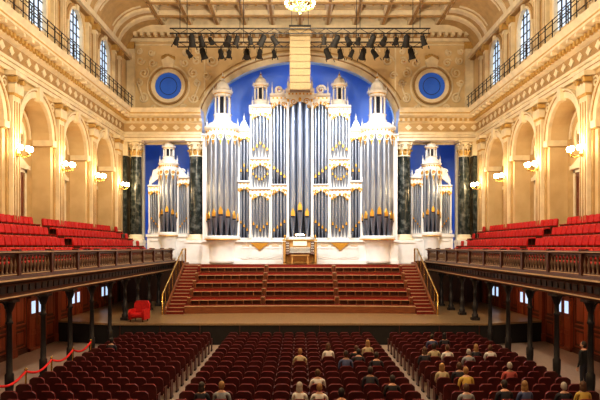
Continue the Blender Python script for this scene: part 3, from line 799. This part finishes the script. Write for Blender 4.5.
for s, side in ((-1, 'left'), (1, 'right')):
    g = MB()
    def bx(a, b, y0, y1, z0, z1, m): g.box(s * a, s * b, y0, y1, z0, z1, m)
    bx(9.2, 12.98, YR + .05, 43.0, 3.5, 4.0, 'wood')
    bx(9.3, 10.6, YR + .05, 42.3, 4.0, 4.01, 'redcarpet')
    bx(10.6, 12.98, YR + .05, 42.3, 4.01, 4.5, 'redcarpet'); bx(11.4, 12.98, YR + .05, 42.3, 4.5, 5.0, 'redcarpet'); bx(12.15, 12.98, YR + .05, 42.3, 5.0, 5.49, 'redcarpet')
    prof = [(9.3, 3.3), (9.14, 3.32), (9.12, 3.45), (9.2, 3.5), (9.16, 3.8), (9.02, 3.88), (8.98, 4.0), (9.0, 4.08), (9.3, 4.08)]
    g.prism(prof, lambda u, v, q: (s * u, q, v), YR + .05, 43.0, 'wood')
    bx(8.955, 9.0, YR + .05, 43.0, 3.93, 3.98, 'edge'); bx(9.09, 9.14, YR + .05, 43.0, 3.39, 3.43, 'edge')
    y = YR + .3
    while y < 42.9:
        g.prism([(y, 3.55), (y + .34, 3.55), (y + .34, 3.76), (y, 3.76)], lambda u, v, q: (s * (9.17 - q), u, v), -.02, .03, 'iron'); y += .5
    g.obj('gallery_' + side)
    r = MB()
    y = YR + .3
    while y < 42.9:
        T = Matrix.Translation((s * 9.12, y, 4.14))
        if y > 8:
            r.merge(bal, T)
            ring(r, lambda u, v, t: (s * (9.12 + t), u, v), y + .14, 4.60, .10, .125, -.015, .015, 'ironhi', 0, PI, 5)
        y += .28
    r.box(s * 9.06, s * 9.18, YR + .05, 42.98, 4.08, 4.15, 'wood')
    r.box(s * 9.07, s * 9.17, YR + .05, 42.98, 4.73, 4.78, 'wood')
    r.box(s * 9.055, s * 9.07, YR + .05, 42.98, 4.11, 4.14, 'edge'); r.box(s * 8.985, s * 9.0, YR + .05, 42.98, 4.82, 4.85, 'edge')
    r.prism([(8.98, 4.82), (9.0, 4.78), (9.24, 4.78), (9.26, 4.82), (9.22, 4.88), (9.02, 4.88)], lambda u, v, q: (s * u, q, v), YR + .05, 42.98, 'wood')
    for q in PIL + BAYS:
        if q > -5:
            r.box(s * 9.0, s * 9.24, q - .09, q + .09, 4.08, 4.93, 'wood')
    r.obj('gallery_balustrade_' + side)
    for q in [PIL[0] - 2.55 * k for k in range(1, 16)]:
        po = MB(); zb = 1.1 if q > 31.6 else 0
        po.box(s * 9.35 - .2, s * 9.35 + .2, q - .2, q + .2, zb, zb + .15, 'iron')
        po.lathe([(.17, zb + .15), (.17, zb + .3), (.12, zb + .36), (.14, zb + .6), (.14, zb + .9), (.1, zb + .96), (.085, 2.5), (.13, 2.55), (.085, 2.62), (.08, 2.9), (.11, 2.95), (.2, 3.2), (.2, 3.3)], (s * 9.35, q), 'iron', 12)
        po.box(s * 9.35 - .23, s * 9.35 + .23, q - .23, q + .23, 3.22, 3.3, 'iron')
        for d in (-1, 1):
            pts = [(s * 9.35, q + d * (.08 + .5 * (1 - math.cos(PI / 2 * i / 5))), 2.62 + .66 * math.sin(PI / 2 * i / 5)) for i in range(6)]
            po.tube(pts, .03, 'iron', 6)
            spiral(po, lambda u, v, t: (s * 9.35 + t, u, v), q + d * .2, 3.1, .11, d, 'iron', .018, t=0, n=10)
        po.obj('iron_post')
    gs = MB()
    for row, (X, z) in enumerate(((10.1, 4.01), (11.0, 4.5), (11.78, 5.0), (12.5, 5.49))):
        y = 6.4 + .2; k = 0
        while y < 42.0:
            if k % 22 not in (20, 21):
                a = (PI / 2 if s < 0 else -PI / 2) * -1
                T = Matrix.Translation((s * X, y, z)) @ Matrix.Rotation(a, 4, 'Z')
                gs.merge(CR, T)
            y += .53; k += 1
    gs.obj('gallery_seat_rows_' + side)
    for y in (14, 20.5, 27, 34):
        l = MB(); x = s * 11.2
        l.lathe([(.16, 3.5), (.16, 3.44), (.13, 3.42)], (x, y), 'brass', 12); l.ell((x, y, 3.38), (.1, .1, .06), 'bulb', 12, 6)
        ob = l.obj('ceiling_lamp')
        L = bpy.data.lights.new('under_gallery', 'POINT'); L.energy = 60; L.color = (1, .60, .32); L.shadow_soft_size = .08
        lo = bpy.data.objects.new('light', L); lo.location = (x, y, 3.2); sc.collection.objects.link(lo); lo.parent = ob
rb = MB(); rb.box(-8.9, 8.9, YR + .05, 1.5, 2.9, 3.4, 'wood'); rb.box(-8.9, 8.9, 1.3, 1.5, 3.4, 4.2, 'wood'); rb.obj('gallery_rear')

# ------------------------------------------------------------------ AUDITORIUM SEATS
rows = [15.4 + .9 * j for j in range(-5, 16)]
blocks = {'left': [-4.5 - .53 * k for k in range(8)], 'centre': [-3.18 + .53 * k for k in range(13)], 'right': [4.5 + .53 * k for k in range(8)]}
seats = []
for nm in ('left', 'centre', 'right'):
    b = MB()
    for y in rows:
        for x in blocks[nm]:
            b.merge(CM, Matrix.Translation((x, y, 0))); seats.append((x, y))
    b.obj('auditorium_seat_block')

# ------------------------------------------------------------------ PEOPLE
skin = [mat('skin_%d' % i, c, .6) for i, c in enumerate(((.62, .36, .25), (.5, .28, .18), (.32, .17, .1)))]
hairc = [mat('hair_%d' % i, c, .6) for i, c in enumerate(((.03, .02, .015), (.1, .05, .025), (.40, .36, .32), (.32, .18, .07), (.012, .01, .01)))]
cloth = [mat('cloth_%d' % i, c, .8) for i, c in enumerate(((.75, .73, .68), (.50, .42, .26), (.03, .03, .04), (.08, .1, .2), (.5, .12, .1), (.3, .32, .34), (.45, .5, .55), (.6, .42, .10), (.02, .02, .02)))]
trou = mat('dark_trousers', (.03, .03, .045), .8); shoe = mat('shoe_leather', (.02, .015, .01), .4); eyem = mat('eye', (.02, .02, .02), .2); lip = mat('lips', (.4, .12, .1), .5)
PS, PH, PC = bpy.data.materials.new('ph_skin'), bpy.data.materials.new('ph_hair'), bpy.data.materials.new('ph_cloth')
def skinned(joints, edges, sub=1):
    me = bpy.data.meshes.new('tmp'); me.from_pydata([j[0] for j in joints], edges, [])
    ob = bpy.data.objects.new('tmp', me); sc.collection.objects.link(ob)
    md = ob.modifiers.new('s', 'SKIN'); md.use_smooth_shade = True
    lay = me.skin_vertices[0].data
    for i, j in enumerate(joints):
        r = j[1]; lay[i].radius = (r, r) if not isinstance(r, tuple) else r
        lay[i].use_root = (i == 0)
    ms = ob.modifiers.new('ss', 'SUBSURF'); ms.levels = sub; ms.render_levels = sub
    dg = bpy.context.evaluated_depsgraph_get(); ev = ob.evaluated_get(dg); m2 = ev.to_mesh()
    V = [tuple(v.co) for v in m2.vertices]; Fc = [tuple(p.vertices) for p in m2.polygons]
    ev.to_mesh_clear(); bpy.data.objects.remove(ob); bpy.data.meshes.remove(me)
    return V, Fc
def person(stand=False, lean=0.0, turn=0.0, longhair=False, female=False):
    b = MB(); sh = .165 if female else .19
    if not stand:
        J = [((0, -.06, .56), (.15, .12)), ((0, -.08 + lean * .3, .74), (.135, .105)), ((0, -.09 + lean * .7, .93), (.165, .115)), ((0, -.07 + lean, 1.06), (.09, .07)), ((0, -.05 + lean * 1.1, 1.15), .052)]
        for s in (-1, 1):
            J += [((s * sh, -.07 + lean * .9, 1.02), .062), ((s * (sh + .04), .0 + lean * .6, .78), .045), ((s * .13, .22, .655), .03), ((s * .10, .275, .64), .032)]
            J += [((s * .09, -.02, .545), .095), ((s * .11, .38, .55), .066), ((s * .11, .42, .12), .042), ((s * .12, .46, .05), .042), ((s * .125, .58, .04), .032)]
    else:
        J = [((0, 0, .98), (.15, .11)), ((0, 0, 1.12), (.13, .1)), ((0, -.01, 1.32), (.165, .11)), ((0, 0, 1.45), (.09, .065)), ((0, .01, 1.53), .05)]
        for s in (-1, 1):
            J += [((s * sh, 0, 1.41), .06), ((s * (sh + .05), -.02, 1.12), .043), ((s * (sh + .05), .06, .88), .03), ((s * (sh + .05), .08, .82), .032)]
            J += [((s * .09, 0, .92), .09), ((s * .1, .02, .5), .062), ((s * .1, 0, .1), .042), ((s * .1, .03, .05), .042), ((s * .11, .15, .035), .032)]
    E = [(0, 1), (1, 2), (2, 3), (3, 4)]
    for k in (5, 14):
        E += [(3, k), (k, k + 1), (k + 1, k + 2), (k + 2, k + 3), (0, k + 4), (k + 4, k + 5), (k + 5, k + 6), (k + 6, k + 7), (k + 7, k + 8)]
    V, Fc = skinned(J, E)
    neckz = 1.09 if not stand else 1.475
    for f in Fc:
        c = sum((Vector(V[i]) for i in f), Vector()) / len(f)
        if c.z > neckz: m = PS
        elif not stand:
            if c.z < .1: m = shoe
            elif (c - Vector((.12 if c.x > 0 else -.12, .25, .65))).length < .07 and c.z > .62: m = PS
            elif c.z < .625 and c.y > -.02 or c.z < .58: m = trou
            else: m = PC
        else:
            if c.z < .09: m = shoe
            elif abs(c.x) > .17 and c.z < .89: m = PS
            elif c.z < .98 and abs(c.x) < .19: m = trou
            else: m = PC
        b.f.append(f); b.m.append(b.mi(m)); b.sm.append(True)
    b.v = list(V)
    for s in (-1, 1):
        h = J[8 if s < 0 else 17][0]
        for k, L in enumerate((.07, .078, .072, .055)):
            off = (k - 1.5) * .018
            if not stand:
                p0 = Vector((h[0] + off, h[1] + .01, h[2])); d1 = Vector((off * .3, L * .5, -.005)); d2 = Vector((0, L * .4, -.03))
            else:
                p0 = Vector((h[0], h[1] + off, h[2] - .01)); d1 = Vector((0, off * .3, -L * .5)); d2 = Vector((-s * .012, .0, -L * .45))
            b.tube([p0, p0 + d1, p0 + d1 + d2], [.0095, .009, .007], PS, 6)
        if not stand: t0 = Vector((h[0] - s * .03, h[1] - .02, h[2])); b.tube([t0, t0 + Vector((-s * .025, .03, 0)), t0 + Vector((-s * .03, .055, -.005))], [.011, .01, .008], PS, 6)
        else: t0 = Vector((h[0], h[1] + .025, h[2] + .02)); b.tube([t0, t0 + Vector((-s * .005, .03, -.03)), t0 + Vector((-s * .01, .035, -.055))], [.011, .01, .008], PS, 6)
    n4 = J[4][0]
    b.T = Matrix.Translation((n4[0], n4[1] + .015, n4[2] + .105)) @ Matrix.Rotation(turn, 4, 'Z')
    base = len(b.v)
    b.ell((0, 0, 0), (.076, .096, .118), PS, 16, 12)
    Ti = b.T.inverted()
    for i in range(base, len(b.v)):
        q = Ti @ Vector(b.v[i])
        if q.z < -.02:
            k = 1 - (-.02 - q.z) * 3.2; q.x *= max(.5, k)
            if q.y < 0: q.y *= max(.45, 1 - (-.02 - q.z) * 4)
        b.v[i] = tuple(b.T @ q)
    b.tube([(0, .09, .012), (0, .108, -.018), (0, .112, -.03), (0, .094, -.038)], [.007, .011, .013, .008], PS, 6)
    for s in (-1, 1):
        b.ell((s * .03, .083, .005), (.013, .008, .008), eyem, 8, 6)
        b.tube([(s * .018, .092, .022), (s * .045, .084, .024)], .004, PH, 5)
        b.ell((s * .078, -.005, -.01), (.01, .02, .03), PS, 8, 6)
    b.tube([(-.022, .086, -.06), (0, .094, -.058), (.022, .086, -.06)], [.004, .007, .004], lip, 6)
    b.ell((0, -.018, .022), (.085, .096, .112), PH, 16, 10)
    b.ell((0, -.035, -.02), (.078, .075, .085), PH, 14, 8)
    if longhair:
        b.ell((0, -.06, -.09), (.085, .05, .13), PH, 14, 8)
        for s in (-1, 1): b.ell((s * .065, -.02, -.08), (.028, .055, .1), PH, 10, 6)
    b.T = None
    return b
tpls = [person(), person(lean=.08, turn=.3), person(turn=-.5, female=True, longhair=True), person(lean=.03, female=True, longhair=True, turn=.25), person(turn=.12, lean=.12)]
tmesh = [t.obj('tpl') for t in tpls]
def place(tmpl, name, loc, rz, hs, hh, hc, sc_=1.0):
    me = tmpl.data.copy()
    for i, m in enumerate(me.materials):
        if m == PS: me.materials[i] = hs
        elif m == PH: me.materials[i] = hh
        elif m == PC: me.materials[i] = hc
    ob = bpy.data.objects.new(name, me); ob.location = loc; ob.rotation_euler = (0, 0, rz); ob.scale = (sc_,) * 3
    sc.collection.objects.link(ob); return ob
PP = [(-.25, 21.6, 0, 3, 1), (1.1, 22.5, 2, 1, 0), (2.5, 23.1, 3, 3, 1), (2.45, 20.6, 0, 0, 2), (1.7, 21.2, 1, 0, 3), (.67, 18.3, 0, 1, 0), (-2.1, 16.4, 0, 3, 5),
      (.2, 16.7, 2, 2, 0), (.7, 16.4, 0, 3, 0), (2.2, 17.7, 4, 0, 2), (2.6, 17.2, 1, 0, 8), (1.17, 15.4, 0, 4, 2), (-2.7, 16.4, 2, 0, 2), (4.4, 21.8, 3, 1, 2), (4.95, 22.2, 0, 0, 1), (5.3, 24.9, 0, 0, 3),
      (5.8, 24.9, 2, 4, 2), (5.7, 22.2, 1, 1, 0), (6.1, 21.8, 0, 2, 5), (6.7, 22.7, 3, 3, 2), (7.1, 22.7, 0, 1, 0), (4.0, 18.9, 2, 3, 1), (4.6, 18.9, 0, 1, 2), (5.0, 18.4, 4, 3, 7), (6.4, 19.0, 0, 2, 4),
      (4.2, 16.0, 0, 1, 5), (5.4, 16.2, 1, 0, 2), (6.2, 16.4, 2, 3, 3), (7.0, 16.2, 0, 2, 2), (7.6, 16.4, 3, 1, 7), (-7.5, 24.4, 1, 4, 2), (2.0, 21.6, 4, 4, 2), (1.9, 22.6, 0, 1, 8)]
used = set()
for i, (x, y, t, h, cl) in enumerate(PP):
    best = min((q for q in seats if q not in used), key=lambda q: (q[0] - x) ** 2 + (q[1] - y) ** 2)
    used.add(best)
    place(tmesh[t], 'seated_woman' if t in (2, 3) else 'seated_man', (best[0], best[1], 0), random.uniform(-.12, .12), skin[[0, 0, 1, 0, 2][i % 5]], hairc[h], cloth[cl], random.uniform(.94, 1.02))
st_t = person(stand=True, turn=.4).obj('tpl')
place(st_t, 'standing_usher', (9.75, 20.6, 0), .5, skin[0], hairc[0], cloth[8])
for t in tmesh + [st_t]:
    bpy.data.objects.remove(t)

# ------------------------------------------------------------------ SMALL OBJECTS
ac = MB(); ac.T = Matrix.Translation((-8.45, 31.5, 1.1)) @ Matrix.Rotation(PI * .95, 4, 'Z')
ac.prism([(-.42, .3), (.42, .3), (.42, .9), (.3, 1.05), (-.3, 1.05), (-.42, .9)], lambda u, v, q: (u, -.35 - .12 * (v - .3) + q, v), -.08, .1, 'red', True)
ac.prism([(-.3, .22), (.32, .22), (.4, .3), (.38, .42), (.2, .46), (-.3, .44)], lambda u, v, q: (q, u, v), -.3, .3, 'red', True)
for s in (-1, 1):
    ac.prism([(-.38, .12), (.34, .12), (.38, .55), (.3, .64), (-.38, .66)], lambda u, v, q: (q, u, v), s * .3, s * .44, 'red', True)
    for y in (-.32, .3): ac.cyl((s * .34, y, 0), (s * .34, y, .14), .025, 'wood', r1=.035, n=8)
ac.T = None; ac.obj('red_armchair')
ropes = [(-8.82, 15.3 + 2.0 * k) for k in range(6)]
rbm = MB()
for (x, y) in ropes:
    rbm.lathe([(.16, 0), (.16, .02), (.05, .06), (.03, .1), (.03, .95), (.05, .98), (.035, 1.02), (.055, 1.06), (.01, 1.12)], (x, y), 'brass', 12)
for a, b in zip(ropes[:-1], ropes[1:]):
    rbm.tube([(a[0] + (b[0] - a[0]) * t / 8, a[1] + (b[1] - a[1]) * t / 8, 1.0 - .2 * math.sin(PI * t / 8)) for t in range(9)], .04, 'velvet', 8)
rbm.obj('rope_barrier')

sp = MB()
for k in range(9):
    z0 = 14.45 + .42 * k
    sp.box(-.62, .62, 36.0, 36.7, z0, z0 + .4, 'speaker'); sp.box(-.58, .58, 35.97, 36.0, z0 + .03, z0 + .37, 'speaker')
    sp.box(-.6, .6, 36.05, 36.6, z0 + .4, z0 + .42, 'black')
sp.box(-.66, .66, 36.0, 36.65, 18.23, 18.33, 'iron')
for x in (-.5, .5): sp.cyl((x, 36.3, 18.3), (x, 36.3, 21.42), .015, 'iron', n=5)
sp.obj('line_array_speaker')
def truss(Y, zb):
    lb = MB()
    for z in (zb, zb + .3): lb.tube([(-7.6, Y, z), (7.6, Y, z)], .04, 'iron', 8)
    for k in range(31):
        x = -7.5 + .5 * k; lb.tube([(x, Y, zb if k % 2 else zb + .3), (x + .5 if k < 30 else x, Y, zb + .3 if k % 2 else zb)], .018, 'iron', 5)
    for x in (-7, -3.5, 3.5, 7): lb.cyl((x, Y, zb + .3), (x, Y, 21.42), .02, 'iron', n=5)
    lb.obj('lighting_bar')
truss(35, 17.45); truss(37.2, 17.4)
fx = [(x, 35, 17.05) for x in (-7.2, -6.3, -5.75, -5.2, -4.2, -3.7, -2.9, -2.2, -1.5, 1.4, 2.1, 2.8, 3.4, 4.2, 4.9, 5.6, 6.2, 7.2)]
fx += [(x, 37.2, 17.0) for x in (-6.9, -6.0, -4.9, -4.4, -3.3, -2.5, -1.6, 1.7, 2.5, 3.2, 3.9, 4.6, 5.4, 6.9)]
for i, (x, Y, Z) in enumerate(fx):
    f = MB(); d = Vector((random.uniform(-.5, .5), random.choice((.8, .2, -.4)), -.7)).normalized()
    c0 = Vector((x, Y, Z)); sz = (.85, 1.2, 1.0)[i % 3]
    f.tube([c0 - d * .28 * sz, c0 - d * .2 * sz, c0 + d * .1 * sz, c0 + d * .3 * sz], [.08 * sz, .14 * sz, .15 * sz, .19 * sz], 'black', 12)
    f.tube([(x - .17 * sz, Y, Z), (x - .17 * sz, Y, Z + .27), (x + .17 * sz, Y, Z + .27), (x + .17 * sz, Y, Z)], .018, 'iron', 5)
    f.cyl((x, Y, Z + .25), (x, Y, Z + .42), .04, 'iron', n=6)
    for q in (-1, 1):
        a = c0 + d * .31 * sz + Vector((q * .2 * sz, 0, 0)); f.tube([a, a + d * .18], .03, 'black', 4)
    f.obj('stage_spotlight')
for cy_ in (30.0, 18.0, 6.0):  # far one hangs in view; the two nearer are added unseen as fill lamps
    ch = MB(); cz = 17.0
    ch.lathe([(.04, cz - .35), (.1, cz - .25), (.06, cz - .15), (.28, cz), (.34, cz + .12), (.15, cz + .3), (.05, cz + .5), (.1, cz + .7), (.03, cz + .8)], (0, cy_), 'brass', 14)
    ch.cyl((0, cy_, cz + .8), (0, cy_, 21.42), .02, 'brass', n=6)
    for ringr, nn, zz in ((.72, 14, cz + .1), (.4, 8, cz + .45)):
        ring(ch, lambda u, v, t: (u, cy_ + v, t), 0, 0, ringr - .03, ringr + .03, zz - .03, zz, 'brass', n=20)
        for k in range(nn):
            a = 2 * PI * k / nn; p1 = (ringr * math.cos(a), cy_ + ringr * math.sin(a), zz)
            ch.tube([(0, cy_, zz - .05), (p1[0] * .6, cy_ + (p1[1] - cy_) * .6, zz - .14), p1], .014, 'brass', 5)
            ch.ell((p1[0], p1[1], zz + .09), (.055, .055, .08), 'bulb', 8, 6)
    ob = ch.obj('seen_and_added_chandelier')
    L = bpy.data.lights.new('chandelier_and_fill_light', 'POINT'); L.energy = 2900 if cy_ > 25 else 2700; L.color = (1, .84, .62); L.shadow_soft_size = .3
    lo = bpy.data.objects.new('light', L); lo.location = (0, cy_, 16.3); sc.collection.objects.link(lo); lo.parent = ob

# ------------------------------------------------------------------ LIGHTS
def spot(loc, tgt, e, col, size, blend=.6, r=.15):
    L = bpy.data.lights.new('spot', 'SPOT'); L.energy = e; L.color = col; L.spot_size = math.radians(size); L.spot_blend = blend; L.shadow_soft_size = r
    o = bpy.data.objects.new('stage_light', L); o.location = loc
    o.rotation_euler = (Vector(tgt) - Vector(loc)).to_track_quat('-Z', 'Y').to_euler(); sc.collection.objects.link(o)
for x, tx in ((-6.3, -4.5), (-2.9, -1.5), (2.8, 1.5), (6.2, 4.5)):
    spot((x, 35.2, 16.6), (tx, 43.2, 9.0), 2700, (.90, .95, 1.0), 75)
for s in (-1, 1):
    spot((s * 7.2, 35.2, 16.6), (s * 9.7, 44.8, 8.0), 1400, (.90, .95, 1.0), 45)
    spot((s * 4.2, 34.8, 16.6), (s * 2.5, 34.5, 1.5), 1100, (1, .82, .58), 75)
for x, z in ((-6, 8), (6, 8), (-10, 7), (10, 7), (-6, 15), (6, 15), (0, 17.2)):
    L = bpy.data.lights.new('blue', 'POINT'); L.energy = 150 if z > 10 else 80; L.color = (.13, .38, 1.0); L.shadow_soft_size = .1
    o = bpy.data.objects.new('blue_chamber_light', L); o.location = (x, 47.2, z); sc.collection.objects.link(o)

wd = bpy.data.worlds.new('world'); sc.world = wd; wd.use_nodes = True
wd.node_tree.nodes['Background'].inputs[0].default_value = (.3, .35, .45, 1); wd.node_tree.nodes['Background'].inputs[1].default_value = .3
cam = bpy.data.cameras.new('camera'); cam.lens = 36; cam.sensor_width = 36; cam.shift_y = 47 / 600; cam.clip_end = 200
co = bpy.data.objects.new('camera', cam); co.location = (0, 0, 5.0); co.rotation_euler = (PI / 2, 0, 0)
sc.collection.objects.link(co); sc.camera = co
